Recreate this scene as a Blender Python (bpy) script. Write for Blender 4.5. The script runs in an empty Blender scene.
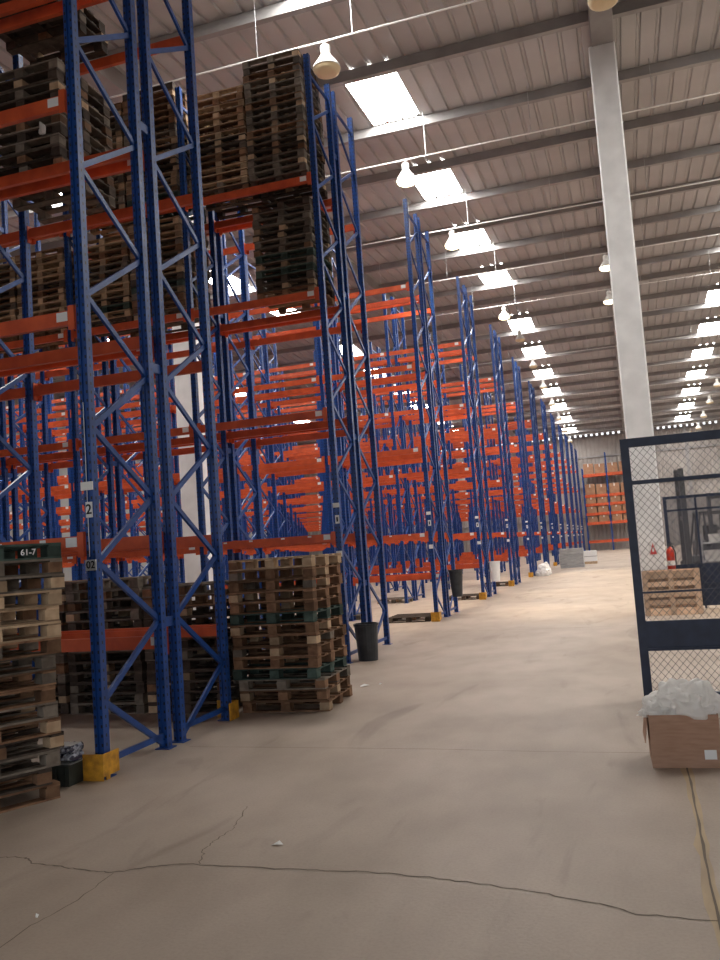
import bpy, bmesh, math, random
from mathutils import Vector, Matrix, noise
random.seed(7)
SC = bpy.context.scene
COL = SC.collection

# ------------------------------------------------------------------ camera
def setup_camera():
    yaw, pitch, roll = math.radians(17.48), math.radians(4.72), math.radians(-4.03)
    F = Vector((-math.sin(yaw)*math.cos(pitch), math.cos(yaw)*math.cos(pitch), math.sin(pitch)))
    R0 = Vector((math.cos(yaw), math.sin(yaw), 0)); U0 = R0.cross(F)
    R = R0*math.cos(roll) + U0*math.sin(roll); U = -R0*math.sin(roll) + U0*math.cos(roll)
    cd = bpy.data.cameras.new('camera'); cd.sensor_width = 36; cd.lens = 843/960*36
    cd.clip_start = .05; cd.clip_end = 500
    co = bpy.data.objects.new('camera', cd); COL.objects.link(co)
    m = Matrix((R, U, -F)).transposed().to_4x4(); m.translation = (0, 0, 1.7)
    co.matrix_world = m
    SC.camera = co
setup_camera()

# ------------------------------------------------------------------ sky, exposure
W = bpy.data.worlds.new('sky'); SC.world = W; W.use_nodes = True
bg = W.node_tree.nodes['Background']; bg.inputs[0].default_value = (.9, .95, 1, 1); bg.inputs[1].default_value = 1.0
SC.view_settings.view_transform = 'Standard'; SC.view_settings.look = 'None'
SC.view_settings.gamma = 1; SC.view_settings.use_curve_mapping = False
SC.view_settings.exposure = 1.0
SKYLIGHT = 17.0          # brightness of the translucent roof panels
LAMP_W = 1300.0           # watts of each burning high-bay lamp

# ------------------------------------------------------------------ materials
def mat(name, color, rough=.6, metal=0, noise_scale=None, color2=None, detail=4, bump=0, spec=.4, island=False, alpha=None, stretch=None, lo=.35, hi=.65):
    m = bpy.data.materials.new(name); m.use_nodes = True
    nt = m.node_tree; b = nt.nodes['Principled BSDF']
    b.inputs['Base Color'].default_value = (*color, 1); b.inputs['Roughness'].default_value = rough
    b.inputs['Metallic'].default_value = metal; b.inputs['Specular IOR Level'].default_value = spec
    if noise_scale:
        tc = nt.nodes.new('ShaderNodeTexCoord'); mp = nt.nodes.new('ShaderNodeMapping')
        nz = nt.nodes.new('ShaderNodeTexNoise'); nz.inputs['Scale'].default_value = noise_scale; nz.inputs['Detail'].default_value = detail
        if stretch: mp.inputs['Scale'].default_value = stretch
        oi = nt.nodes.new('ShaderNodeObjectInfo'); va = nt.nodes.new('ShaderNodeVectorMath'); va.operation = 'ADD'
        sc = nt.nodes.new('ShaderNodeMath'); sc.operation = 'MULTIPLY'; sc.inputs[1].default_value = 37
        nt.links.new(oi.outputs['Random'], sc.inputs[0])
        nt.links.new(tc.outputs['Object'], va.inputs[0]); nt.links.new(sc.outputs[0], va.inputs[1])
        nt.links.new(va.outputs[0], mp.inputs[0]); nt.links.new(mp.outputs[0], nz.inputs['Vector'])
        rp = nt.nodes.new('ShaderNodeValToRGB')
        rp.color_ramp.elements[0].position = lo; rp.color_ramp.elements[1].position = hi
        rp.color_ramp.elements[0].color = (*(color2 or [c*.6 for c in color]), 1); rp.color_ramp.elements[1].color = (*color, 1)
        nt.links.new(nz.outputs[0], rp.inputs[0])
        out = rp.outputs[0]
        if island:
            hs = nt.nodes.new('ShaderNodeHueSaturation'); mr = nt.nodes.new('ShaderNodeMapRange')
            mr.inputs['To Min'].default_value = .55; mr.inputs['To Max'].default_value = 1.35
            nt.links.new(oi.outputs['Random'], mr.inputs[0]); nt.links.new(mr.outputs[0], hs.inputs['Value'])
            nt.links.new(out, hs.inputs['Color']); out = hs.outputs[0]
        nt.links.new(out, b.inputs['Base Color'])
        if bump:
            bp = nt.nodes.new('ShaderNodeBump'); bp.inputs['Strength'].default_value = bump; bp.inputs['Distance'].default_value = .01
            nt.links.new(nz.outputs[0], bp.inputs['Height']); nt.links.new(bp.outputs[0], b.inputs['Normal'])
    return m

def emit(name, color, strength):
    m = bpy.data.materials.new(name); m.use_nodes = True
    b = m.node_tree.nodes['Principled BSDF']
    b.inputs['Base Color'].default_value = (.8, .8, .8, 1)
    b.inputs['Emission Color'].default_value = (*color, 1); b.inputs['Emission Strength'].default_value = strength
    return m

M = {}
M['blue'] = mat('blue_paint', (.010, .064, .285), .36, 0, 6, (.007, .045, .20), spec=.4)
M['orange'] = mat('orange_paint', (.66, .105, .028), .42, 0, 5, (.50, .068, .02), spec=.5)
M['yellow'] = mat('yellow_paint', (.72, .36, .03), .55, 0, 14, (.42, .19, .02))
M['galv'] = mat('galvanised_steel', (.55, .56, .58), .4, .6, 9, (.4, .4, .42))
M['white_pipe'] = mat('white_conduit', (.75, .74, .72), .4)
M['roof'] = mat('roof_sheet', (.46, .45, .455), .5, 0, .5, (.38, .37, .375), spec=.4)
M['purlin'] = mat('purlin_steel', (.34, .33, .33), .5, 0, 1.5, (.27, .26, .26))
M['wall'] = mat('wall_sheet', (.42, .39, .37), .6, 0, .6, (.33, .30, .28))
M['wall_plain'] = mat('wall_paint', (.45, .44, .42), .8, 0, .4, (.36, .35, .34))
M['column'] = mat('column_concrete', (.92, .925, .93), .7, 0, 2.2, (.80, .805, .81), bump=.2)
M['fence'] = mat('fence_paint', (.028, .040, .080), .45, 0, 8, (.021, .030, .06))
M['wire'] = mat('wire', (.10, .10, .12), .5, .3)
M['card'] = mat('white_card', (.78, .78, .78), .7)
M['ink'] = mat('black_ink', (.01, .01, .012), .7)
M['signred'] = mat('sign_red', (.65, .08, .08), .6)
M['cardboard'] = mat('cardboard', (.43, .26, .18), .85, 0, 7, (.36, .21, .14), stretch=(1, 1, 6))
M['cardboard2'] = mat('cardboard_tan', (.40, .22, .13), .85, 0, 3, (.31, .16, .095))
M['binblack'] = mat('bin_plastic', (.045, .05, .058), .45, 0, 10, (.03, .034, .04))
M['binwhite'] = mat('white_plastic', (.80, .80, .80), .5)
M['bag'] = mat('black_bag', (.012, .013, .016), .25)
M['crate'] = mat('dark_crate', (.035, .045, .04), .55, 0, 8, (.02, .025, .023))
M['greyload'] = mat('grey_bales', (.42, .42, .42), .7, 0, 4, (.3, .3, .3), stretch=(1, 1, 8))
M['red'] = mat('extinguisher_red', (.62, .05, .02), .3, 0, 5, (.5, .035, .015))
M['truck'] = mat('truck_grey', (.06, .065, .07), .5, 0, 5, (.04, .04, .045))
M['truckbody'] = mat('truck_body', (.10, .11, .12), .5, 0, 5, (.07, .07, .08))
M['tyre'] = mat('tyre', (.015, .015, .015), .8)
M['skylight'] = emit('skylight_panel', (1.0, .97, .92), SKYLIGHT)
M['lampglow'] = mat('lamp_diffuser', (.80, .66, .42), .5)
M['lamplit'] = emit('lamp_diffuser_burning', (1, .82, .5), 3.0)
M['lampshade'] = mat('lamp_shade', (.80, .79, .76), .4)
M['paper'] = mat('paper', (.8, .79, .76), .8)

def wood(name, a, b):
    return mat(name, a, .85, 0, 10, b, detail=6, bump=.25, island=True, stretch=(1, 1, 1), spec=.15)
M['w_brown'] = wood('wood_brown', (.26, .15, .088), (.15, .08, .048))
M['w_pale'] = wood('wood_pale', (.52, .38, .25), (.36, .245, .155))
M['w_grey'] = wood('wood_grey', (.22, .185, .15), (.13, .105, .085))
M['w_dark'] = wood('wood_dark', (.105, .08, .065), (.06, .045, .036))
M['w_green'] = wood('wood_green', (.075, .11, .095), (.04, .06, .052))
M['w_new'] = wood('wood_new', (.78, .57, .41), (.66, .46, .32))

# perforations along the rack posts: two dark dot columns
def perforate(m):
    nt = m.node_tree; b = nt.nodes['Principled BSDF']; src = b.inputs['Base Color'].links[0].from_socket
    tc = nt.nodes.new('ShaderNodeTexCoord'); sp = nt.nodes.new('ShaderNodeSeparateXYZ'); nt.links.new(tc.outputs['Object'], sp.inputs[0])
    def mth(op, a, bb=None):
        n = nt.nodes.new('ShaderNodeMath'); n.operation = op
        for i, v in enumerate((a, bb)):
            if v is None: continue
            if isinstance(v, (int, float)): n.inputs[i].default_value = v
            else: nt.links.new(v, n.inputs[i])
        return n.outputs[0]
    def dots(u, off):
        du = mth('ABSOLUTE', mth('SUBTRACT', mth('ABSOLUTE', u), off))
        dz = mth('ABSOLUTE', mth('SUBTRACT', mth('FRACT', mth('DIVIDE', sp.outputs['Z'], .075)), .5))
        return mth('MULTIPLY', mth('LESS_THAN', du, .008), mth('LESS_THAN', dz, .17))
    mask = mth('MAXIMUM', mth('MULTIPLY', dots(sp.outputs['X'], .029), mth('GREATER_THAN', mth('ABSOLUTE', sp.outputs['Y']), .038)),
               mth('MULTIPLY', dots(sp.outputs['Y'], .0), mth('GREATER_THAN', mth('ABSOLUTE', sp.outputs['X']), .041)))
    mx = nt.nodes.new('ShaderNodeMix'); mx.data_type = 'RGBA'
    nt.links.new(mask, mx.inputs['Factor']); nt.links.new(src, mx.inputs['A']); mx.inputs['B'].default_value = (.006, .008, .014, 1)
    nt.links.new(mx.outputs['Result'], b.inputs['Base Color'])
M['bluepost'] = M['blue'].copy(); M['bluepost'].name = 'blue_perforated_post'; perforate(M['bluepost'])

def floor_material():
    m = bpy.data.materials.new('concrete_floor'); m.use_nodes = True; nt = m.node_tree; b = nt.nodes['Principled BSDF']
    tc = nt.nodes.new('ShaderNodeTexCoord')
    def nz(s, d, st=None, dist=0):
        n = nt.nodes.new('ShaderNodeTexNoise'); n.inputs['Scale'].default_value = s; n.inputs['Detail'].default_value = d; n.inputs['Distortion'].default_value = dist
        if st:
            mp = nt.nodes.new('ShaderNodeMapping'); mp.inputs['Scale'].default_value = st; nt.links.new(tc.outputs['Object'], mp.inputs[0]); nt.links.new(mp.outputs[0], n.inputs['Vector'])
        else: nt.links.new(tc.outputs['Object'], n.inputs['Vector'])
        return n.outputs[0]
    def ramp(x, p0, c0, p1, c1):
        r = nt.nodes.new('ShaderNodeValToRGB'); e = r.color_ramp.elements
        e[0].position, e[1].position = p0, p1; e[0].color = (*c0, 1); e[1].color = (*c1, 1); nt.links.new(x, r.inputs[0]); return r.outputs[0]
    def mult(a, c):
        x = nt.nodes.new('ShaderNodeMix'); x.data_type = 'RGBA'; x.blend_type = 'MULTIPLY'; x.inputs['Factor'].default_value = 1
        nt.links.new(a, x.inputs['A']); nt.links.new(c, x.inputs['B']); return x.outputs['Result']
    c = ramp(nz(.45, 5, None, .6), .3, (.36, .285, .225), .7, (.47, .385, .315))
    c = mult(c, ramp(nz(2.4, 6, (1, .55, 1)), .30, (.86, .85, .84), .62, (1, 1, 1)))
    c = mult(c, ramp(nz(60, 2), .25, (.9, .9, .9), .6, (1, 1, 1)))
    c = mult(c, ramp(nz(1.1, 7, (1.4, .35, 1), 1.4), .30, (.80, .78, .76), .40, (1, 1, 1)))
    nt.links.new(c, b.inputs['Base Color'])
    b.inputs['Roughness'].default_value = .55; b.inputs['Specular IOR Level'].default_value = .35
    bp = nt.nodes.new('ShaderNodeBump'); bp.inputs['Strength'].default_value = .12; bp.inputs['Distance'].default_value = .01
    nt.links.new(nz(40, 4), bp.inputs['Height']); nt.links.new(bp.outputs[0], b.inputs['Normal'])
    return m
M['floor'] = floor_material()
M['crack'] = mat('crack_dirt', (.17, .135, .105), .9)
M['joint'] = mat('joint_filler', (.50, .38, .24), .8, 0, 6, (.38, .29, .2), stretch=(1, .3, 1))
M['plastic'] = mat('clear_film', (.95, .94, .92), .25, spec=.6)
def add_translucency(m, f):
    nt = m.node_tree; b = nt.nodes['Principled BSDF']; o = nt.nodes['Material Output']
    tr = nt.nodes.new('ShaderNodeBsdfTranslucent'); tr.inputs[0].default_value = (.95, .94, .92, 1); mx = nt.nodes.new('ShaderNodeMixShader'); mx.inputs[0].default_value = f
    nt.links.new(b.outputs[0], mx.inputs[1]); nt.links.new(tr.outputs[0], mx.inputs[2]); nt.links.new(mx.outputs[0], o.inputs['Surface'])
add_translucency(M['plastic'], .6)
M['bottle'] = mat('bottle_label_print', (.55, .58, .68), .25, 0, 22, (.05, .05, .09), lo=.44, hi=.56)

# ------------------------------------------------------------------ geometry helpers
class MB:
    def __init__(s): s.v, s.f = [], []
    def box(s, x0, x1, y0, y1, z0, z1):
        n = len(s.v); s.v += [(x, y, z) for z in (z0, z1) for x, y in ((x0, y0), (x1, y0), (x1, y1), (x0, y1))]
        s.f += [tuple(n+i for i in q) for q in ((3, 2, 1, 0), (4, 5, 6, 7), (0, 1, 5, 4), (1, 2, 6, 5), (2, 3, 7, 6), (3, 0, 4, 7))]; return s
    def bar(s, a, b, w, d, up=(0, 0, 1)):
        a, b = Vector(a), Vector(b); t = (b-a).normalized(); u = Vector(up)
        if abs(t.dot(u)) > .98: u = Vector((1, 0, 0))
        p = t.cross(u).normalized(); q = p.cross(t)
        n = len(s.v)
        for c in (a, b):
            for i, j in ((-1, -1), (1, -1), (1, 1), (-1, 1)): s.v.append(tuple(c + p*i*w/2 + q*j*d/2))
        s.f += [tuple(n+i for i in qd) for qd in ((3, 2, 1, 0), (4, 5, 6, 7), (0, 1, 5, 4), (1, 2, 6, 5), (2, 3, 7, 6), (3, 0, 4, 7))]; return s
    def tube(s, a, b, r, k=8, r2=None):
        a, b = Vector(a), Vector(b); t = (b-a).normalized(); u = Vector((0, 0, 1)) if abs(t.z) < .9 else Vector((1, 0, 0))
        p = t.cross(u).normalized(); q = p.cross(t); n = len(s.v); r2 = r if r2 is None else r2
        for c, rr in ((a, r), (b, r2)):
            for i in range(k): an = 2*math.pi*i/k; s.v.append(tuple(c + p*rr*math.cos(an) + q*rr*math.sin(an)))
        for i in range(k): j = (i+1) % k; s.f.append((n+i, n+j, n+k+j, n+k+i))
        s.f.append(tuple(n+i for i in reversed(range(k)))); s.f.append(tuple(n+k+i for i in range(k))); return s
    def lathe(s, prof, k=20, cx=0, cy=0):
        n = len(s.v)
        for r, z in prof:
            for i in range(k): an = 2*math.pi*i/k; s.v.append((cx+r*math.cos(an), cy+r*math.sin(an), z))
        for a in range(len(prof)-1):
            for i in range(k): j = (i+1) % k; s.f.append((n+a*k+i, n+a*k+j, n+(a+1)*k+j, n+(a+1)*k+i))
        return s
    def prism(s, poly, z0, z1):
        n = len(s.v); k = len(poly); s.v += [(x, y, z0) for x, y in poly] + [(x, y, z1) for x, y in poly]
        for i in range(k): j = (i+1) % k; s.f.append((n+i, n+j, n+k+j, n+k+i))
        s.f.append(tuple(n+i for i in reversed(range(k)))); s.f.append(tuple(n+k+i for i in range(k))); return s
    def mesh(s, name, m, smooth=False):
        me = bpy.data.meshes.new(name); me.from_pydata(s.v, [], s.f)
        if m is not None: me.materials.append(M[m] if isinstance(m, str) else m)
        if smooth: me.shade_smooth()
        me.update(); return me

def obj(name, me, parent=None, loc=(0, 0, 0), rz=0, label=None, cat=None, group=None, kind=None):
    o = bpy.data.objects.new(name, me); COL.objects.link(o)
    o.location = loc
    if rz: o.rotation_euler = (0, 0, rz)
    if parent is not None: o.parent = parent
    if label: o['label'] = label
    if cat: o['category'] = cat
    if group: o['group'] = group
    if kind: o['kind'] = kind
    return o
def thing(name, label, cat, loc=(0, 0, 0), rz=0, group=None): return obj(name, None, None, loc, rz, label, cat, group)
def part(name, mb, m, parent, smooth=False, loc=(0, 0, 0), rz=0, kind=None): return obj(name, mb.mesh(name, m, smooth), parent, loc, rz, kind=kind)
ORD = ['', 'first', 'second', 'third', 'fourth', 'fifth', 'sixth', 'seventh', 'eighth', 'ninth', 'tenth', 'eleventh', 'twelfth', 'thirteenth',
       'fourteenth', 'fifteenth', 'sixteenth', 'seventeenth', 'eighteenth', 'nineteenth', 'twentieth']

# ------------------------------------------------------------------ building shell
XL, XR, YN, YE, RIDGE = -36.1, 24.17, -9.0, 86.0, 43.4
def rz(y): return 11.6 + .049*min(y, 2*RIDGE-y)

fl = obj('floor', MB().box(XL, XR, YN, YE, -.2, 0).mesh('floor', 'floor'), label='worn beige concrete warehouse floor with long cracks', cat='floor', kind='structure')

PITCH = .41
NST = round((XR-XL)/PITCH)
SKY_X = [-25.3, -15.1, -4.87, 5.6, 15.8]
sky_cols = {}
for xc in SKY_X:
    i0 = round((xc - 1.5*PITCH - XL)/PITCH)
    for i in range(i0, i0+3): sky_cols[i] = i0
SKY_BAYS = [(11.51+5.94*k+.1, 14.48+5.94*k-.1) for k in range(5)] + [(44.97+5.94*k+.1, 47.94+5.94*k-.1) for k in range(7)]
PURLIN_Y = [17.45+2.97*k for k in range(-8, 9)] + [44.97+2.97*k for k in range(14)]
def strip(mb, i, y0, y1, sag=0.0, n=1):
    xs = [(XL+PITCH*i, 0), (XL+PITCH*i+.30, 0), (XL+PITCH*i+.325, .055), (XL+PITCH*i+.385, .055), (XL+PITCH*(i+1), 0)]
    for a in range(len(xs)-1):
        b0 = len(mb.v)
        for x, dz in (xs[a], xs[a+1]):
            for y in (y0, y1): mb.v.append((x, y, rz(y)+dz-sag))
        mb.f.append((b0, b0+1, b0+3, b0+2))
roof = MB()
for i in range(NST):
    ys = [YN, RIDGE, YE+.3]
    segs = []
    if i in sky_cols:
        cuts = [YN]
        for a, b in SKY_BAYS: cuts += [a, b]
        cuts += [YE+.3]
        segs = [(cuts[k], cuts[k+1]) for k in range(0, len(cuts), 2)]
    else: segs = [(YN, YE+.3)]
    for a, b in segs:
        if a < RIDGE < b: strip(roof, i, a, RIDGE); strip(roof, i, RIDGE, b)
        else: strip(roof, i, a, b)
ceil = obj('ceiling', roof.mesh('ceiling', 'roof'), label='grey corrugated metal roof on purlins with bright skylight panels', cat='ceiling', kind='structure')
for i0 in sorted(set(sky_cols.values())):
    for a, b in SKY_BAYS:
        mb = MB()
        for i in range(i0, i0+3): strip(mb, i, a, b)
        part('skylight', mb, 'skylight', ceil)
RAFTERS = [-30.2, -20.0, -9.8, .38, 10.6, 20.8]
for xr in RAFTERS:
    for y0, y1 in ((YN, RIDGE), (RIDGE, YE)):
        mb = MB(); n = 0
        for y in (y0, y1):
            mb.v += [(xr-.22, y, rz(y)-.40), (xr+.22, y, rz(y)-.40), (xr+.22, y, rz(y)-.01), (xr-.22, y, rz(y)-.01)]
        mb.f += [(3, 2, 1, 0), (4, 5, 6, 7), (0, 1, 5, 4), (1, 2, 6, 5), (2, 3, 7, 6), (3, 0, 4, 7)]
        part('rafter', mb, 'purlin', ceil)
spans = [(a+.24, b-.24) for a, b in zip([XL-.2]+RAFTERS, RAFTERS+[XR+.2])]
for xa, xb in spans:
    me = MB().box(xa, xb, -.035, .035, -.25, -.012).box(xa, xb, .03, .11, -.25, -.238).mesh('purlin', 'purlin')
    for y in PURLIN_Y:
        if y < YN or y > YE: continue
        obj('purlin', me, ceil, (0, y, rz(y)))

# far wall: ribbed sheet, light slot just below the eaves
SLOT0, SLOT1 = 11.28, 11.50
we = MB(); n = 0; x = XL
while x < XR-.01:
    pts = [(x, 0), (x+.22, 0), (x+.25, .05), (x+.37, .05), (x+.40, 0)]
    for (xa, da), (xb, db) in zip(pts, pts[1:]):
        b0 = len(we.v); we.v += [(xa, YE+da, 0), (xb, YE+db, 0), (xb, YE+db, SLOT0), (xa, YE+da, SLOT0)]; we.f.append((b0, b0+1, b0+2, b0+3))
    x += .40
we.box(XL, XR, YE-.02, YE+.1, SLOT1, rz(YE)+.2)
wend = obj('wall_end', we.mesh('wall_end', 'wall'), label='ribbed grey metal end wall with a dotted light slot under the roof', cat='wall', kind='structure')
me = MB().box(-.15, .15, -.02, .1, SLOT0, SLOT1).mesh('slot_mullion', 'purlin')
for k in range(int((XR-XL)/.52)): obj('slot_mullion', me, wend, (XL+.26+.52*k, YE, 0))
for z in (3.2, 6.2, 9.2, 11.2): part('girt', MB().box(XL, XR, YE-.14, YE-.005, z-.07, z+.07), 'purlin', wend)
for x in (-30.35, -22, -13.8, -5.3, 1.4, 5.8, 10.9, 17): part('wall_post', MB().box(x-.15, x+.15, YE-.4, YE-.145, 0, SLOT1), 'purlin', wend)
obj('wall_left', MB().box(XL-.2, XL, YN, YE+.3, 0, 15).mesh('wall_left', 'wall_plain'), label='plain grey side wall behind the rack rows', cat='wall', kind='structure')
obj('wall_right', MB().box(XR, XR+.2, YN, YE+.3, 0, 15).mesh('wall_right', 'wall_plain'), label='plain grey side wall past the wire fences', cat='wall', kind='structure')
# unseen near wall, two sky openings added to light the front faces
obj('wall_near', MB().box(XL, -13, YN-.2, YN, 0, 12).box(-13, 13, YN-.2, YN, 6.2, 12).box(-1.2, 1.2, YN-.2, YN, 0, 6.2).box(13, XR, YN-.2, YN, 0, 12).mesh('wall_near', 'wall_plain'), label='plain grey wall behind the camera with two door openings added for light', cat='wall', kind='structure')

obj('ground', MB().box(XL-10, XR+10, YN-45, YN-.2, -.25, -.05).mesh('ground', 'floor'), label='concrete yard outside the added door openings', cat='ground', kind='structure')
def column(x, y, w, label):
    h = rz(y)-.40
    t = obj('concrete_column', MB().prism([(-w/2+.03, -w/2), (w/2-.03, -w/2), (w/2, -w/2+.03), (w/2, w/2-.03), (w/2-.03, w/2), (-w/2+.03, w/2), (-w/2, w/2-.03), (-w/2, -w/2+.03)], 0, h).mesh('concrete_column', 'column'),
            loc=(x, y, 0), label=label, cat='column', kind='structure')
    return t
cmain = column(.36, 18.48, .55, 'tall white concrete column behind the wire fence')
column(-9.75, 17.85, .50, 'white concrete column standing among the rack rows')

# floor cracks and joints
def ribbon(name, pts, w, m, z=.0015, jitter=.012, sub=6):
    P = []; pts = [(a-.058, b-.01) for a, b in pts]
    for a, b in zip(pts, pts[1:]):
        for k in range(sub):
            t = k/sub; P.append((a[0]+(b[0]-a[0])*t + (random.uniform(-jitter, jitter) if P else 0), a[1]+(b[1]-a[1])*t+(random.uniform(-jitter, jitter) if P else 0)))
    P.append(pts[-1]); mb = MB()
    for i, p in enumerate(P):
        q = P[min(i+1, len(P)-1)]; r = P[max(i-1, 0)]; d = Vector((q[0]-r[0], q[1]-r[1])).normalized(); nn = Vector((-d.y, d.x))
        ww = w*random.uniform(.4, 1.0)/2
        mb.v += [(p[0]+nn.x*ww, p[1]+nn.y*ww, z), (p[0]-nn.x*ww, p[1]-nn.y*ww, z)]
        if i: k = 2*i; mb.f.append((k-2, k-1, k+1, k))
    return part(name, mb, m, fl)
ribbon('crack', [(-4.4, 4.42), (-3.74, 4.33), (-3.58, 4.35), (-3.46, 4.27), (-3.25, 4.24), (-3.06, 4.21), (-2.88, 4.19), (-2.7, 4.3), (-2.51, 4.37), (-2.24, 4.37), (-1.82, 4.37), (-1.49, 4.39)], .016, 'crack')
ribbon('crack', [(-1.49, 4.39), (-1.15, 4.36), (-.83, 4.31), (-.53, 4.24), (-.25, 4.16), (-.07, 4.07), (.18, 4.05), (1.2, 4.0)], .012, 'crack')
ribbon('crack', [(-2.42, 4.38), (-2.51, 4.59), (-2.52, 4.74), (-2.5, 4.94), (-2.55, 5.17), (-2.62, 5.41)], .009, 'crack')
ribbon('crack', [(-2.86, 4.19), (-2.84, 3.77), (-2.87, 3.54), (-2.87, 3.1)], .008, 'crack')
ribbon('floor_joint', [(-4, 7.08), (-2.59, 7.05), (-1.78, 7.03), (-1.1, 6.98), (-.32, 6.94), (3, 6.9)], .010, 'crack', jitter=.004)
ribbon('joint_filler', [(.285, 8.8), (.28, 6.46), (.28, 5.49), (.26, 4.44), (.27, 3), (.27, 1)], .085, 'joint', jitter=.006)
ribbon('floor_joint', [(.285, 8.8), (.285, 6.46), (.28, 5.49), (.265, 4.44), (.275, 3), (.275, 1)], .018, 'crack', z=.0025, jitter=.004)
ribbon('floor_joint', [(-3.6, 16.2), (-1, 16.1), (3, 16.0)], .02, 'crack', jitter=.004)
ribbon('floor_joint', [(-3.6, 28.2), (-1, 28.1), (3, 28.0)], .03, 'crack', jitter=.004)

# ------------------------------------------------------------------ pallet racks
RX = -4.274; BAY = 2.34; PY = (0, .97, 1.23, 2.21); LEV = (1.92, 3.85, 5.77, 7.65); PH = 9.72
hw, hd = .044, .041
post_me = MB().prism([(-hw, -hd), (-.015, -hd), (-.012, -hd+.014), (.012, -hd+.014), (.015, -hd), (hw, -hd), (hw, hd), (.015, hd), (.012, hd-.014), (-.012, hd-.014), (-.015, hd), (-hw, hd)], 0, PH).mesh('post', 'bluepost')
foot_me = MB().box(-.075, .075, -.07, .07, 0, .008).mesh('foot_plate', 'blue')
BL = BAY-2*hw
def beam_mb():
    mb = MB(); n = [(-.025, -.065), (.025, -.065), (.025, .03), (.008, .03), (.008, .058), (-.025, .058)]
    k = len(n)
    mb.v += [(-BL/2, y, z) for y, z in n] + [(BL/2, y, z) for y, z in n]
    for i in range(k): j = (i+1) % k; mb.f.append((i, j, k+j, k+i))
    mb.f.append(tuple(reversed(range(k)))); mb.f.append(tuple(range(k, 2*k)))
    return mb
beam_me = {1: beam_mb().mesh('beam', 'orange')}
mb = beam_mb(); mb.v = [(-x, -y, z) for x, y, z in mb.v]; beam_me[-1] = mb.mesh('beam', 'orange')
con_me = MB().box(-.004, .004, -.05, .03, -.12, .09).box(-.004, .055, -.054, -.05, -.12, .09).mesh('connector', 'orange')
con2_me = MB().box(-.004, .004, -.05, .03, -.12, .09).box(-.055, .004, -.054, -.05, -.12, .09).mesh('connector', 'orange')
lab_me = MB().box(-.055, .055, -.0275, -.0255, -.04, .04).mesh('label_card', 'card')
tag_me = MB().box(-.03, .03, -.0275, -.0255, -.012, .012).mesh('label_card', 'card')
fd = PY[1]-2*hd
brace_me = {}
for s in (1, -1):
    for kind, dz in (('up', .57), ('down', -.55), ('flat', 0)):
        a, b = (0, s*hd, 0), (0, s*(hd+fd), dz)
        mb = MB().bar((0, a[1], 0), b, .028, .05, (0, 0, 1)); brace_me[s, kind] = mb.mesh('brace', 'blue')
spacer_me = MB().box(-.02, .02, hd, PY[2]-PY[1]-hd, -.045, .045).mesh('row_spacer', 'blue')
def text(name, body, size, parent, loc, rot, m):
    cu = bpy.data.curves.new(name, 'FONT'); cu.body = body; cu.size = size; cu.align_x = 'CENTER'; cu.align_y = 'CENTER'; cu.extrude = .0006; cu.offset = size*.018
    tmp = bpy.data.objects.new(name+'_source', cu); COL.objects.link(tmp)
    me = bpy.data.meshes.new_from_object(tmp); bpy.data.objects.remove(tmp); me.name = name; me.materials.clear(); me.materials.append(M[m])
    o = obj(name, me, parent, loc); o.rotation_euler = rot; return o

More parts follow.
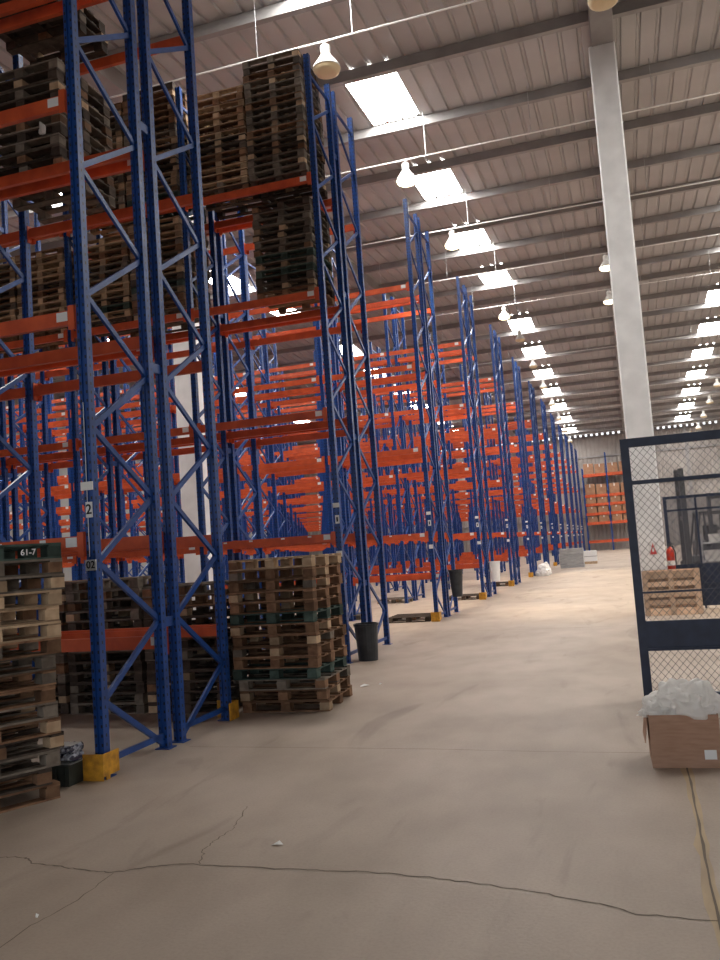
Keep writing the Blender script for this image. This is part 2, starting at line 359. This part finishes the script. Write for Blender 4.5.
def rack(idx, nb, y0):
    if idx == 1: lab = 'blue and orange pallet rack with the sign 2 on its post, closest row'
    elif idx == 2: lab = 'blue and orange pallet rack carrying the high pallet stacks, behind the black bin'
    else: lab = 'blue and orange pallet rack, %s row counted from the sign 2 post' % ORD[idx]
    t = thing('pallet_rack', lab, 'rack', (RX, y0, 0), group='double rack rows along the aisle')
    fine = idx <= 3
    joined = MB()
    for f in range(nb+1):
        x = -BAY*f
        for k, y in enumerate(PY):
            p = obj('post', post_me, t, (x, y, 0))
            if idx <= 5: obj('foot_plate', foot_me, p)
            if f == 0 and k == 0:
                if idx == 1:
                    c = obj('sign_card', MB().box(-.03, .03, -.052, -.0415, -.065, .065).mesh('sign_card', 'card'), p, (.005, 0, 2.19))
                    text('number', '2', .115, p, (.005, -.0535, 2.19), (math.pi/2, 0, 0), 'ink')
                    obj('paper_notice', MB().box(-.065, .05, -.052, -.0415, -.035, .035).mesh('paper_notice', 'paper'), p, (0, 0, 2.39))
                    obj('number_plate', MB().box(-.05, .05, -.052, -.0415, -.045, .045).mesh('number_plate', 'galv'), p, (0, 0, 1.73))
                    text('number', '02', .085, p, (0, -.0535, 1.73), (math.pi/2, 0, 0), 'ink')
                    obj('tape_line', MB().box(-.003, .003, -.0435, -.0415, 1.8, 3.1).mesh('tape_line', 'card'), p, (-.012, 0, 0))
                else:
                    c = obj('sign_card', MB().box(-.032, .032, -.052, -.0415, -.065, .065).mesh('sign_card', 'card'), p, (.005, 0, 2.19))
                    obj('sign_mark', MB().box(-.012, .012, -.0535, -.052, -.035, .035).mesh('sign_mark', 'ink'), p, (.005, 0, 2.19))
                    obj('paper_notice', MB().box(-.05, .05, -.052, -.0415, -.035, .035).mesh('paper_notice', 'paper'), p, (0, 0, 2.41))
                    obj('number_plate', MB().box(-.045, .045, -.052, -.0415, -.045, .045).mesh('number_plate', 'card'), p, (0, 0, 1.66))
        for s, yb in ((1, PY[0]), (-1, PY[3])):
            items = [('flat', .12), ('flat', 9.42)] + [(k2, .6+1.15*k) for k in range(8) for k2 in ('up', 'down')]
            for kind, z in items:
                if fine or f == 0: obj('brace', brace_me[s, kind], t, (x, yb, z))
                else:
                    src = brace_me[s, kind]; n = len(joined.v)
                    joined.v += [(v.co.x+x, v.co.y+yb, v.co.z+z) for v in src.vertices]
                    joined.f += [tuple(n+i for i in pg.vertices) for pg in src.polygons]
        for z in (1.15, 3.6, 6.05, 8.5): obj('row_spacer', spacer_me, t, (x, PY[1], z))
    if joined.v: part('bracing', joined, 'blue', t, kind='stuff')
    for b in range(nb):
        xc = -BAY*(b+.5)
        for k, y in enumerate(PY):
            fs = 1 if k in (0, 2) else -1
            yb = y - fs*.02
            levels = list(LEV)
            if k in (2, 3) and b < 3 and idx != 2: levels.append(.95)
            for z in levels:
                o = obj('beam', beam_me[fs], t, (xc, yb, z))
                if idx <= 3:
                    for xe, cm in ((-BL/2+.005, con_me), (BL/2-.005, con2_me)):
                        c = obj('connector', cm, o, (xe, 0, 0))
                        if fs < 0: c.rotation_euler = (0, 0, math.pi); c.location = (xe if False else -xe, 0, 0)
                if fs > 0 and (idx <= 6 or k == 0):
                    obj('label_card', lab_me, o, (BL/2-.14, 0, .01))
                    if z == LEV[0] and idx <= 3:
                        for xe in (-.75, -.3, .25, .7): obj('label_card', tag_me, o, (xe, 0, .035))
    return t
NROW = 13
RY = [6.05+6.25*k for k in range(NROW)]
NB = [2, 4, 6, 8, 10] + [11]*8
for k in range(NROW): rack(k+1, NB[k], RY[k])

# yellow guards at the feet of the end posts
def guard(y, side, label):
    mb = MB(); x0, x1 = (RX-.105 if side < 0 else RX-.17), RX+.085; th = .008
    if side < 0: mb.box(x0, x1, y-.125, y-.117, .0, .21).box(x1-th, x1, y-.117, y+.10, .03, .21).box(x1-th, x1, y-.08, y-.03, 0, .03)
    else: mb.box(x0, x1, y+.117, y+.125, .0, .18).box(x1-th, x1, y-.09, y+.117, .0, .18)
    mb.v = [(vx-RX, vy-y, vz) for vx, vy, vz in mb.v]
    obj('post_guard', mb.mesh('post_guard', 'yellow'), None, (RX, y, 0), label=label, cat='guard', group='yellow post guards')
guard(RY[0], -1, 'yellow steel guard around the foot of the sign 2 post')
guard(RY[0]+PY[3], 1, 'yellow steel guard on the rear foot of the closest rack, beside brown pallets')
for k in range(2, 9): guard(RY[k], -1, 'yellow steel guard at the front foot of the %s rack row' % ORD[k+1])

# ------------------------------------------------------------------ pallets
PW, PD, PHH = 1.0, .95, .12
def pallet_meshes(m):
    d = {}
    d['top'] = MB().box(-PW/2, PW/2, -.055, .055, .104, .12).mesh('deck_board', m)
    d['top_thin'] = MB().box(-PW/2, PW/2, -.045, .045, .104, .12).mesh('deck_board', m)
    d['str'] = MB().box(-.05, .05, -PD/2, PD/2, .092, .104).mesh('cross_board', m)
    d['block'] = MB().box(-.055, .055, -.06, .06, .014, .092).mesh('block', m)
    d['bot'] = MB().box(-PW/2, PW/2, -.05, .05, 0, .014).mesh('bottom_board', m)
    return d
PM = {k: pallet_meshes('w_'+k) for k in ('brown', 'pale', 'grey', 'dark', 'green', 'new')}
NAMEW = {'brown': 'brown', 'pale': 'pale', 'grey': 'grey', 'dark': 'dark', 'green': 'green-painted', 'new': 'new yellowish'}
def pallet(var, loc, rot, label, group, mixed=True):
    t = thing('pallet', label, 'pallet', loc, 0, group)
    t.rotation_euler = rot if isinstance(rot, tuple) else (0, 0, rot)
    d = PM[var]
    alt = [PM[k] for k in ('brown', 'pale', 'pale', 'grey')]
    for y in (-.42, -.21, 0, .21, .42):
        obj('deck_board', d['top' if abs(y) > .3 or y == 0 else 'top_thin'], t, (0, y, 0))
    for x in (-.45, 0, .45):
        obj('cross_board', d['str'], t, (x, 0, 0))
        for y in (-.415, 0, .415):
            q = random.choice(alt) if mixed and var != 'green' and random.random() < .4 else d
            obj('block', q['block'], t, (x*.985, y, 0))
    for y in (-.425, 0, .425): obj('bottom_board', d['bot'], t, (0, y, 0))
    return t
def stack(x, y, z, n, rot, weights, desc, group, wob=.012, base='floor', special=None, drift=None, lean=None):
    ks = list(weights); out = []
    for i in range(n):
        var = random.choices(ks, [weights[k] for k in ks])[0]
        if special and i in special: var = special[i]
        lab = '%s wooden pallet, %s up in %s' % (NAMEW[var], ORD[i+1], desc)
        dx, dy, dr = random.uniform(-wob, wob), random.uniform(-wob, wob), random.uniform(-1, 1)*wob*1.6
        if drift and i in drift: dx += drift[i][0]; dy += drift[i][1]; dr += drift[i][2]
        if lean: dx += lean[0]*i; dy += lean[1]*i
        out.append(pallet(var, (x+dx, y+dy, z+PHH*i), rot+dr, lab, group))
    return out
OLD = {'brown': 3, 'grey': 5, 'dark': 3, 'pale': 1.2, 'green': .5}
HI = {'brown': 4, 'grey': 3, 'dark': 1.5, 'pale': 5, 'green': .8}
# floor stack at the picture's edge, turned towards the camera
A = math.radians(62)
ux, uy = math.cos(A), math.sin(A)
cx0, cy0 = -4.27-ux*.5-uy*.475, 5.50-uy*.5+ux*.475
S1 = stack(cx0, cy0, 0, 16, A, {'brown': 3, 'grey': 4, 'dark': 3}, 'the floor stack beside the wrapped bottles', 'floor stack beside the wrapped bottles', .016,
      special={0: 'brown', 1: 'dark', 4: 'brown', 8: 'grey', 9: 'brown', 10: 'pale', 11: 'pale', 12: 'pale', 13: 'grey', 14: 'grey', 15: 'green'}, drift={1: (-.02, -.03, -.03), 3: (.02, .015, .03), 6: (-.03, -.03, -.04), 8: (-.03, -.03, .04), 7: (-.03, -.02, .03), 13: (.02, 0, .03)}, lean=(.0045, .002))
text('stencil', '61-7', .065, S1[15], (.235, -.481, .055), (math.pi/2, 0, 0), 'card')
# brown stack by the bin
stack(-3.81, 9.03, 0, 14, 0, {'brown': 5, 'grey': 2}, 'the brown floor stack beside the black bin', 'brown floor stack', .012,
      special={3: 'green', 8: 'green', 0: 'brown', 1: 'brown', 12: 'brown', 13: 'pale'}, drift={0: (.03, .05, .05), 1: (.03, .05, .06), 2: (.03, .05, .05)})
for j, (x, n, ds) in enumerate(((-4.93, 12, 'the dark floor stack touching the brown stack'), (-5.99, 13, 'the dark floor stack behind sign 2'), (-7.05, 13, 'the dark floor stack behind the edge stack'))):
    stack(x, 9.05+.02*j, 0, n, 0, {'dark': 5, 'grey': 3, 'brown': 1}, ds, 'dark floor stacks behind the closest rack')
# on the racks
BT = .058
def on(row, k, x, lev, n, desc, w=OLD, z=None):
    yc = RY[row-1] + (PY[0]+PY[1])/2 if k == 'A' else RY[row-1] + (PY[2]+PY[3])/2
    stack(x, yc, LEV[lev-1]+BT, n, 0, w, desc, 'pallet stacks up on the racks', .014)
on(1, 'B', -5.84, 3, 11, 'the dark high stack on the rack with sign 2', {'dark': 5, 'grey': 3})
on(1, 'B', -5.84, 4, 3, 'the topmost load of the rack with sign 2', {'dark': 5, 'grey': 3})
on(2, 'A', -4.91, 4, 18, 'the tallest top stack under the first lamp', {'grey': 5, 'dark': 2, 'brown': 2, 'pale': .8, 'green': .6})
on(2, 'A', -5.94, 4, 15, 'the lower top stack next to the tallest one', HI)
on(2, 'A', -7.22, 4, 18, 'the top stack crossed by the bright blue post', HI)
on(2, 'A', -8.27, 4, 17, 'the top stack left of the bright blue post', HI)
on(2, 'A', -4.90, 3, 13, 'the grey stack under the tallest top stack', {'grey': 5, 'dark': 3, 'green': 1, 'brown': 1})
on(2, 'A', -7.22, 3, 14, 'the third-level stack crossed by the bright blue post', HI)
on(2, 'A', -8.27, 3, 13, 'the third-level stack just past the sign 2 post', HI)
on(2, 'A', -9.56, 3, 13, 'the third-level stack beside the dark post', HI)
on(2, 'A', -10.62, 3, 13, 'the third-level stack at the picture edge', HI)
# pallets lying flat at the rack ends
for x, y, v, d in ((-4.93, 18.98, 'dark', 'dark pallet lying flat on the floor under the third rack row'), (-6.95, 20.2, 'grey', 'grey pallet lying flat deeper under the third rack row'),
                   (-4.9, 25.4, 'dark', 'dark pallet lying flat on the floor under the fourth rack row'), (-7.1, 25.5, 'grey', 'grey pallet lying flat deeper under the fourth rack row'),
                   (-4.95, 31.8, 'dark', 'dark pallet lying flat on the floor under the fifth rack row')):
    pallet(v, (x, y, 0), 0, d, 'single pallets on the floor')

# new pallets standing on edge against the column
def standing(x, y, label):
    t = thing('standing_pallet', label, 'pallet', (x, y, 0), 0, 'new pallets on edge by the column')
    t.rotation_euler = (math.radians(-3.5), 0, 0)
    d = 'w_new'
    for z0, z1 in ((0, .14), (.20, .30), (.355, .50), (.56, .66), (.72, .86)): part('deck_board', MB().box(-.53, .53, 0, .02, z0, z1), d, t)
    for z0, z1 in ((0, .28), (.29, .57), (.58, .88)): part('light_block_back', MB().box(-.53, .53, .109, .127, z0, z1), d, t)  # closed back added so the slots read dark
    part('light_block_edge', MB().box(-.53, .53, .021, .108, .862, .88), d, t)  # added cap, blocks light from above into the cavity
    for sx in (-.53, .515): part('light_block_edge', MB().box(sx, sx+.015, .021, .108, .0, .86), d, t)  # ends closed as well to keep the cavity dark
    for xx in (-.48, 0, .48):
        part('runner', MB().box(xx-.05, xx+.05, -.02, 0, 0, .88), d, t)
        for z0 in (.0, .38, .76): part('block', MB().box(xx-.05, xx+.05, .02, .09, z0, z0+.1), d, t)
        part('runner', MB().box(xx-.05, xx+.05, .09, .108, 0, .86), d, t)
    return t
standing(.66, 17.70, 'new yellowish pallet standing on edge in front of the column')
standing(.69, 17.95, 'new yellowish pallet on edge directly behind the front one')

# ------------------------------------------------------------------ wire fences
def chain(mb, x0, x1, z0, z1, p, r=.0016, y=0):
    w, h = x1-x0, z1-z0
    def clip(c, s):
        # line z = s*(x) + c inside rectangle 0..w, 0..h
        pts = []
        for xx in (0, w):
            zz = s*xx+c
            if -1e-6 <= zz <= h+1e-6: pts.append((xx, zz))
        for zz in (0, h):
            xx = (zz-c)/s
            if 1e-6 < xx < w-1e-6: pts.append((xx, zz))
        return pts[:2] if len(pts) >= 2 else None
    S = 1.15
    n = int((S*w+h)/p)+2
    for i in range(-int(S*w/p)-1, n):
        for s, yy in ((S, -.0016), (-S, .0016)):
            c = i*p + (0 if s > 0 else S*w - int(S*w/p)*p)
            q = clip(c, s) if s > 0 else clip(c, s)
            if q and abs(q[0][0]-q[1][0]) > .004:
                mb.bar((x0+q[0][0], y+yy, z0+q[0][1]), (x0+q[1][0], y+yy, z0+q[1][1]), r*2, r*2, (0, 1, 0))
    for i in range(n, n+int(S*w/p)+2):
        c = i*p + (S*w - int(S*w/p)*p); q = clip(c, -S)
        if q and abs(q[0][0]-q[1][0]) > .004: mb.bar((x0+q[0][0], y+.0016, z0+q[0][1]), (x0+q[1][0], y+.0016, z0+q[1][1]), r*2, r*2, (0, 1, 0))
f1 = thing('wire_fence', 'dark blue framed wire mesh fence panel behind the cardboard box', 'fence', (-.055, 9.06, 0))
FW = 2.6
part('post', MB().box(.03, .115, -.03, .03, 0, 2.64), 'fence', f1); part('post', MB().box(FW, FW+.085, -.03, .03, 0, 2.64), 'fence', f1)
part('top_rail', MB().box(.115, FW, -.03, .03, 2.55, 2.64), 'fence', f1)
part('middle_rail', MB().box(.115, FW, -.02, .02, 2.165, 2.205), 'fence', f1)
part('middle_rail', MB().box(.115, FW, .004, .02, 1.055, 1.075), 'fence', f1)
part('kick_panel', MB().box(.115, FW, -.012, .012, .51, .78).box(.115, FW, -.03, .03, .485, .51), 'fence', f1)
part('bottom_rail', MB().box(.115, FW, -.03, .03, .02, .07), 'fence', f1)
wm = MB()
for a, b in ((.07, .485), (.78, 2.165), (2.205, 2.55)): chain(wm, .115, FW, a, b, .082, .0019)
part('wire_mesh', wm, 'wire', f1, kind='stuff')
f2 = thing('cage_fence', 'dark blue cage panel with solid lower sheet beyond the new pallets', 'fence', (.70, 18.95, 0))
for x in (0, .62, 1.24, 1.86, 2.48): part('post', MB().box(x, x+(.07 if x == 0 else .04), -.03, .03, 0, 2.36), 'fence', f2)
part('top_rail', MB().box(.07, 2.6, -.028, .028, 2.30, 2.36), 'fence', f2)
part('middle_rail', MB().box(.07, 2.6, -.026, .026, 2.04, 2.08), 'fence', f2)
part('kick_panel', MB().box(.07, 2.6, -.012, .012, .05, .92), 'fence', f2)
part('sheet_rib', MB().box(.07, 2.6, -.03, -.013, .48, .52), 'fence', f2)
wm = MB(); chain(wm, .07, 2.5, .92, 2.3, .045, .0045); part('wire_mesh', wm, 'wire', f2, kind='stuff')

# extinguisher and red sign on the column
e = thing('fire_extinguisher', 'red fire extinguisher hung on the side of the white column', 'extinguisher', (.725, 18.32, .84))
part('cylinder', MB().lathe([(0, 0), (.07, .0), (.078, .02), (.078, .38), (.06, .43), (.025, .46), (.025, .48), (0, .48)], 16), 'red', e, True)
part('valve', MB().box(-.03, .03, -.02, .02, .48, .53).box(-.02, .08, -.012, .012, .53, .55), 'truck', e)
part('hose', MB().tube((.05, 0, .5), (.10, 0, .35), .012).tube((.10, 0, .35), (.09, 0, .12), .012), 'tyre', e)
part('label_band', MB().lathe([(.0795, .10), (.0795, .2)], 16), 'card', e)
sg = thing('warning_sign', 'small white sign with red triangle on the white column', 'sign', (.40, 18.205, 1.3))
part('plate', MB().box(-.085, .085, -.004, .006, -.14, .14), 'card', sg)
mb = MB(); mb.v = [(-.07, -.006, -.11), (.07, -.006, -.11), (0, -.006, .12), (-.07, -.0045, -.11), (.07, -.0045, -.11), (0, -.0045, .12)]; mb.f = [(0, 1, 2), (5, 4, 3), (0, 3, 4, 1), (1, 4, 5, 2), (2, 5, 3, 0)]
part('triangle', mb, 'signred', sg); part('symbol', MB().box(-.018, .018, -.008, -.0065, -.06, .03), 'card', sg)

# ------------------------------------------------------------------ cardboard box, film, bag
bx = thing('cardboard_box', 'brown open cardboard box full of clear plastic film by the fence', 'box', (.225, 6.70, 0), math.radians(2))
w, d, h, th = .235, .2, .37, .006
part('front_wall', MB().box(-w, w, -d, -d+th, .0, h), 'cardboard', bx); part('back_wall', MB().box(-w, w, d-th, d, 0, h+.02), 'cardboard', bx)
part('side_wall', MB().box(-w, -w+th, -d+th, d-th, 0, h), 'cardboard', bx); part('side_wall', MB().box(w-th, w, -d+th, d-th, 0, h), 'cardboard', bx)
part('base', MB().box(-w+th, w-th, -d+th, d-th, 0, th), 'cardboard', bx)
part('flap', MB().bar((-w-.005, 0, h), (-w-.035, 0, h-.2), .36, .005, (1, 0, 0)), 'cardboard', bx)
lb = part('shipping_label', MB().box(.12, .20, -d-.002, -d, .06, .125), 'card', bx)
def crumple(name, rx, ry, rzz, amp, seed, sub=5, freq=6):
    bm = bmesh.new(); bmesh.ops.create_icosphere(bm, subdivisions=sub, radius=1)
    for v in bm.verts:
        n = v.co.normalized(); p = Vector((n.x*rx, n.y*ry, n.z*rzz))
        k = noise.noise(p*freq+Vector((seed, 0, 0)))*amp + abs(noise.noise(p*freq*2.3+Vector((0, seed, 0))))*amp*.9
        v.co = p*(1+k)
        if v.co.z < -rzz*.55: v.co.z = -rzz*.55
    me = bpy.data.meshes.new(name); bm.to_mesh(me); bm.free(); return me
me = crumple('plastic_film', .215, .170, .145, .55, 7.9, 5, 6.5); me.materials.append(M['plastic'])
pf = obj('plastic_film', me, None, (.225, 6.70, .415), label='crumpled clear white plastic film heaped in the cardboard box', cat='plastic film')
me = crumple('film_tail', .09, .06, .05, .7, 9.1, 4, 14); me.materials.append(M['plastic']); obj('film_tail', me, pf, (-.19, -.10, -.035))
me = crumple('plastic_scrap', .035, .02, .085, .6, 1.7, 3, 20); me.materials.append(M['plastic'])
obj('plastic_scrap', me, None, (-5.50, RY[0]+PY[2]-.075, 6.33), label='white plastic scrap hanging on the dark high pallet stack', cat='plastic scrap')
me = crumple('black_bag', .26, .24, .30, .5, 5.7, 4, 5); me.materials.append(M['bag'])
obj('black_bag', me, None, (.79, 6.95, .165), label='black plastic rubbish bag to the right of the cardboard box', cat='bag')

# ------------------------------------------------------------------ bins
def bin_thing(loc, r0, r1, h, m, label, name='waste_bin', bracket=False):
    t = thing(name, label, 'bin', loc)
    part('body', MB().lathe([(0, 0), (r0, 0), (r1, h), (r1+.012, h), (r1+.012, h-.03), (r1+.004, h-.03)] if False else [(0, .004), (r0, 0), (r1, h), (r1-.008, h), (r0-.008, .01), (0, .01)], 24), m, t, False)
    part('rim', MB().lathe([(r1-.001, h-.035), (r1+.012, h-.03), (r1+.012, h+.004), (r1-.006, h+.004)], 24), m, t)
    if bracket: part('bracket', MB().box(-r1-.05, -r1*.55, -.03, .03, h*.5, h*.6), 'galv', t)
    return t
bin_thing((-4.02, 12.55, 0), .15, .185, .56, 'binblack', 'black plastic bin standing on the floor by the second rack row')
b3 = bin_thing((-4.02, 19.78, .44), .12, .165, .63, 'binblack', 'dark grey bin hung on the end post of the third rack row', bracket=True)
b4 = bin_thing((-4.04, 25.86, .46), .13, .17, .60, 'binwhite', 'white bin hung on the end post of the fourth rack row', bracket=True)

# wrapped bottles on a dark crate
cr = thing('plastic_crate', 'low dark plastic crate under the wrapped bottles', 'crate', (-4.505, 5.87, 0))
part('body', MB().box(-.115, .115, -.11, .11, 0, .15), 'crate', cr)
part('rim', MB().box(-.12, .12, -.12, .12, .15, .165), 'crate', cr)
for x in (-.07, 0, .07): part('rib', MB().box(x-.008, x+.008, -.12, -.111, .01, .15), 'crate', cr)
bp = thing('bottle_pack', 'shrink-wrapped pack of small bottles lying on the dark crate', 'bottle pack', (-4.505, 5.87, .165))
bp.scale = (.84, 1.15, 1.1)
bme = MB().lathe([(0, 0), (.03, 0), (.033, .015), (.033, .09), (.024, .12), (.012, .135), (.012, .155), (0, .155)], 12).mesh('bottle', 'bottle', True)
for i in range(4):
    for j in range(2):
        o = obj('bottle', bme, bp, (-.105+.07*i, .085, .036+.062*j)); o.rotation_euler = (math.pi/2, 0, 0)
part('film_wrap', MB().box(-.143, .143, -.075, .095, .0, .002).box(-.143, .143, -.073, .05, .131, .133), 'plastic', bp)

# goods standing farther along the rack ends
g = thing('grey_bale_stack', 'grey pile of flat bales at the rack ends far down the aisle', 'bales', (-3.03, 45.6, 0))
for k in range(7): part('bale', MB().box(-.6+random.uniform(-.02, .02), .58, -.5, .5, .142*k, .142*k+.132), 'greyload', g)
g = thing('wrapped_package', 'white wrapped package on a pallet past the grey bales', 'package', (-2.38, 49.9, 0))
part('load', MB().box(-.42, .42, -.4, .4, .14, .72), 'binwhite', g); part('strap', MB().box(-.43, .43, -.41, .41, .4, .44), 'greyload', g); part('base', MB().box(-.42, .42, -.4, .4, 0, .13), 'w_pale', g)
for i, (x, y, z, s, lb) in enumerate(((-3.82, 37.9, .24, .27, 'white sack slumped at the foot of the sixth rack row'), (-3.85, 38.7, .2, .26, 'small white sack behind the slumped white sack'))):
    me = crumple('white_sack', s, s*.9, s*1.3, .4, 2+i*3.1, 4, 4); me.materials.append(M['binwhite'])
    obj('white_sack', me, None, (x, y, s*1.3*.55), label=lb, cat='sack')

# paper scraps on the floor
for i, (x, y, s) in enumerate(((-2.15, 4.71, .035), (-3.34, 10.2, .07), (-3.16, 10.3, .03), (-2.97, 3.61, .012))):
    mb = MB(); mb.v = [(-s, -s*.5, .002), (s*.2, -s*.7, .012), (s, .1*s, .003), (.1*s, .6*s, .02), (-.7*s, .5*s, .004)]; mb.f = [(0, 1, 3, 4), (1, 2, 3)]
    me = mb.mesh('paper_scrap', 'paper')
    o = obj('paper_scrap', me, None, (x, y, 0), .6*i, label=['white paper scrap on bare floor above the long crack', 'white paper scrap on the floor near the brown pallets', 'tiny white scrap beside the larger scrap near brown pallets', 'tiny scrap near the lower picture corner'][i], cat='paper scrap')

# ------------------------------------------------------------------ lights under the roof
shade_me = MB().lathe([(.07, .32), (.085, .26), (.14, .18), (.20, .10), (.245, .03), (.255, 0), (.265, 0), (.255, .035), (.21, .108), (.15, .188), (.095, .27), (.08, .32)], 20).mesh('shade', 'lampshade', True)
diff_me = MB().lathe([(.254, .004), (.235, -.06), (.17, -.095), (0, -.105)], 20).mesh('diffuser', 'lampglow', True)
diff2_me = diff_me.copy(); diff2_me.materials.clear(); diff2_me.materials.append(M['lamplit'])
house_me = MB().lathe([(0, .46), (.07, .46), (.095, .44), (.095, .31), (0, .31)], 14).mesh('housing', 'lampshade')
hook_me = MB().tube((0, 0, .455), (0, 0, .522), .014, 6).mesh('hook', 'galv')
def lamp(x, y, lit, label, group):
    z = rz(y)-1.1-.645
    t = thing('high_bay_lamp', label, 'lamp', (x, y, z), 0, group)
    obj('shade', shade_me, t); obj('diffuser', diff2_me if lit else diff_me, t); obj('housing', house_me, t); obj('hook', hook_me, t)
    if lit:
        ld = bpy.data.lights.new('lamp_light', 'SPOT'); ld.energy = LAMP_W; ld.color = (1, .80, .52); ld.spot_size = math.radians(44); ld.spot_blend = .6; ld.shadow_soft_size = .2
        lo = bpy.data.objects.new('lamp_light', ld); COL.objects.link(lo); lo.parent = t; lo.location = (0, 0, -.12)
LAMPY = [14.15+5.92*k for k in range(12)]
for k, y in enumerate(LAMPY):
    if k != 3: lamp(-4.54, y, k in (1, 2, 4), 'bell-shaped high-bay lamp, %s along the skylights over the rack ends' % ORD[k+1], 'lamps over the rack ends')
    if k < 5: lamp(.38 if k < 3 else .04, y, 1 <= k <= 4, 'bell-shaped high-bay lamp, %s in the line of the white column' % ORD[k+1], 'lamps in line with the column')
    if k > 5: lamp(6.5, y, False, 'bell-shaped high-bay lamp, %s along the skylights over the fenced side' % ORD[k-5], 'lamps over the fenced side')
for k, y in enumerate(LAMPY):
    z = rz(y)-1.2
    t = thing('lamp_conduit', 'thin white lamp conduit hung across the roof, %s from the near end' % ORD[k+1], 'conduit', (0, y, z), 0, 'lamp conduits under the roof')
    part('pipe', MB().tube((-10, 0, 0), (9.5, 0, 0), .017, 6), 'white_pipe', t)
    hm = MB().tube((0, 0, .024), (0, 0, 1.18), .008, 5).mesh('hanger', 'galv')
    for x in (-8.6, -5.9, -4.0, -1.4, 1.4, 4.2, 7.0): obj('hanger', hm, t, (x, 0, 0))

# ------------------------------------------------------------------ far rack on the end wall
er = thing('storage_rack', 'blue and orange rack with cartons against the end wall', 'rack', (-3.95, 84.2, 0))
for x in (0, 2.25, 4.5):
    for y in (0, 1.0): part('post', MB().box(x-.06, x+.06, y-.05, y+.05, 0, 9.4 if x else 8.0), 'blue', er)
    for k in range(7): part('brace', MB().bar((x, .05, .4+1.15*k), (x, .95, .97+1.15*k), .03, .05), 'blue', er)
ELV = (.95, 2.7, 3.6, 4.5, 5.35, 7.35)
for b in range(2):
    for z in ELV:
        for y in (-.02, 1.02): part('beam', MB().box(2.25*b+.06, 2.25*b+2.19, y-.03, y+.03, z-.2, z+.06), 'orange', er)
ci = 0
for b in range(2):
    for li, z in enumerate(ELV[1:]):
        for s in range(2):
            hh = [.56, .56, .52, .95, 1.0][li]*random.uniform(.92, 1.12)
            ci += 1
            t = thing('carton', 'brown carton on level %s of the end wall rack, %s of four across' % (['one', 'two', 'three', 'four', 'five'][li], ORD[2*b+s+1]), 'carton', (-3.95+2.25*b+.6+1.05*s, 84.7, z+.06), 0, 'cartons on the end wall rack')
            part('body', MB().box(-.46, .46, -.5, .5, 0, hh), 'cardboard2', t); part('tape', MB().box(-.04, .04, -.504, .504, hh*.7, hh+.003), 'paper', t)

# ------------------------------------------------------------------ forklifts and stores beyond the fence
def forklift(x, y, r, mast_h, label):
    t = thing('forklift', label, 'forklift', (x, y, 0), r, 'forklifts beyond the fence')
    bm = MB().box(-.5, .5, -.3, 1.5, .3, .75).box(-.5, .5, .85, 1.5, .75, 1.15); part('body', bm, 'truckbody', t)
    part('counterweight', MB().box(-.5, .5, 1.5, 1.85, .25, 1.1), 'truck', t)
    part('seat', MB().box(-.25, .25, .65, 1.05, 1.15, 1.25).box(-.25, .25, 1.0, 1.1, 1.25, 1.7), 'tyre', t)
    for sx in (-.45, .45):
        part('mast_rail', MB().box(sx*.75-.06, sx*.75+.06, -.52, -.36, .1, mast_h), 'truck', t)
        part('guard_post', MB().bar((sx, -.25, .75), (sx, 0, 2.1), .05, .06), 'truck', t); part('guard_post', MB().bar((sx, 1.4, 1.1), (sx, 1.2, 2.1), .05, .06), 'truck', t)
        part('fork', MB().box(sx*.6-.05, sx*.6+.05, -1.6, -.55, .06, .10).box(sx*.6-.05, sx*.6+.05, -.6, -.54, .06, .6), 'truck', t)
        for wy, wr in ((-.15, .3), (1.3, .25)): part('wheel', MB().tube((sx-.1, wy, wr), (sx+.1, wy, wr), wr, 16), 'tyre', t)
    part('overhead_guard', MB().box(-.5, .5, -.05, 1.25, 2.1, 2.15), 'truck', t)
    for z in (.5, mast_h*.55, mast_h-.15): part('mast_crossbar', MB().box(-.4, .4, -.48, -.4, z-.06, z+.06), 'truck', t)
    part('steering_wheel', MB().tube((0, .35, 1.15), (0, .25, 1.2), .16, 14), 'tyre', t)
forklift(2.10, 29.6, math.radians(-82), 3.6, 'dark forklift with tall raised mast beyond the fence')
forklift(3.02, 33.2, math.radians(10), 2.85, 'forklift with two short mast rails at the picture edge')
sh = thing('steel_shelf', 'low grey shelf with white boxes beyond the cage', 'shelf', (1.62, 22.2, 0))
for x in (0, 1.0):
    for y in (0, .45): part('post', MB().box(x-.02, x+.02, y-.02, y+.02, 0, 1.5), 'galv', sh)
for z in (.35, .8, 1.25): part('shelf_board', MB().box(-.02, 1.02, -.02, .47, z, z+.03), 'galv', sh)
for i, (x, z, w, h) in enumerate(((.2, .38, .3, .25), (.62, .38, .34, .2), (.25, .83, .36, .26), (.68, .83, .3, .22), (.4, 1.28, .4, .2))):
    t = thing('storage_box', ['white box low on the grey shelf', 'flat white box low on the shelf, farther side', 'white box on the middle board of the shelf', 'small white box on the middle board, farther side', 'white box on top of the grey shelf'][i], 'box', (1.62+x, 22.42, z))
    part('body', MB().box(-w/2, w/2, -.16, .16, 0, h*.8), 'binwhite', t); part('lid', MB().box(-w/2-.01, w/2+.01, -.17, .17, h*.8, h), 'binwhite', t)
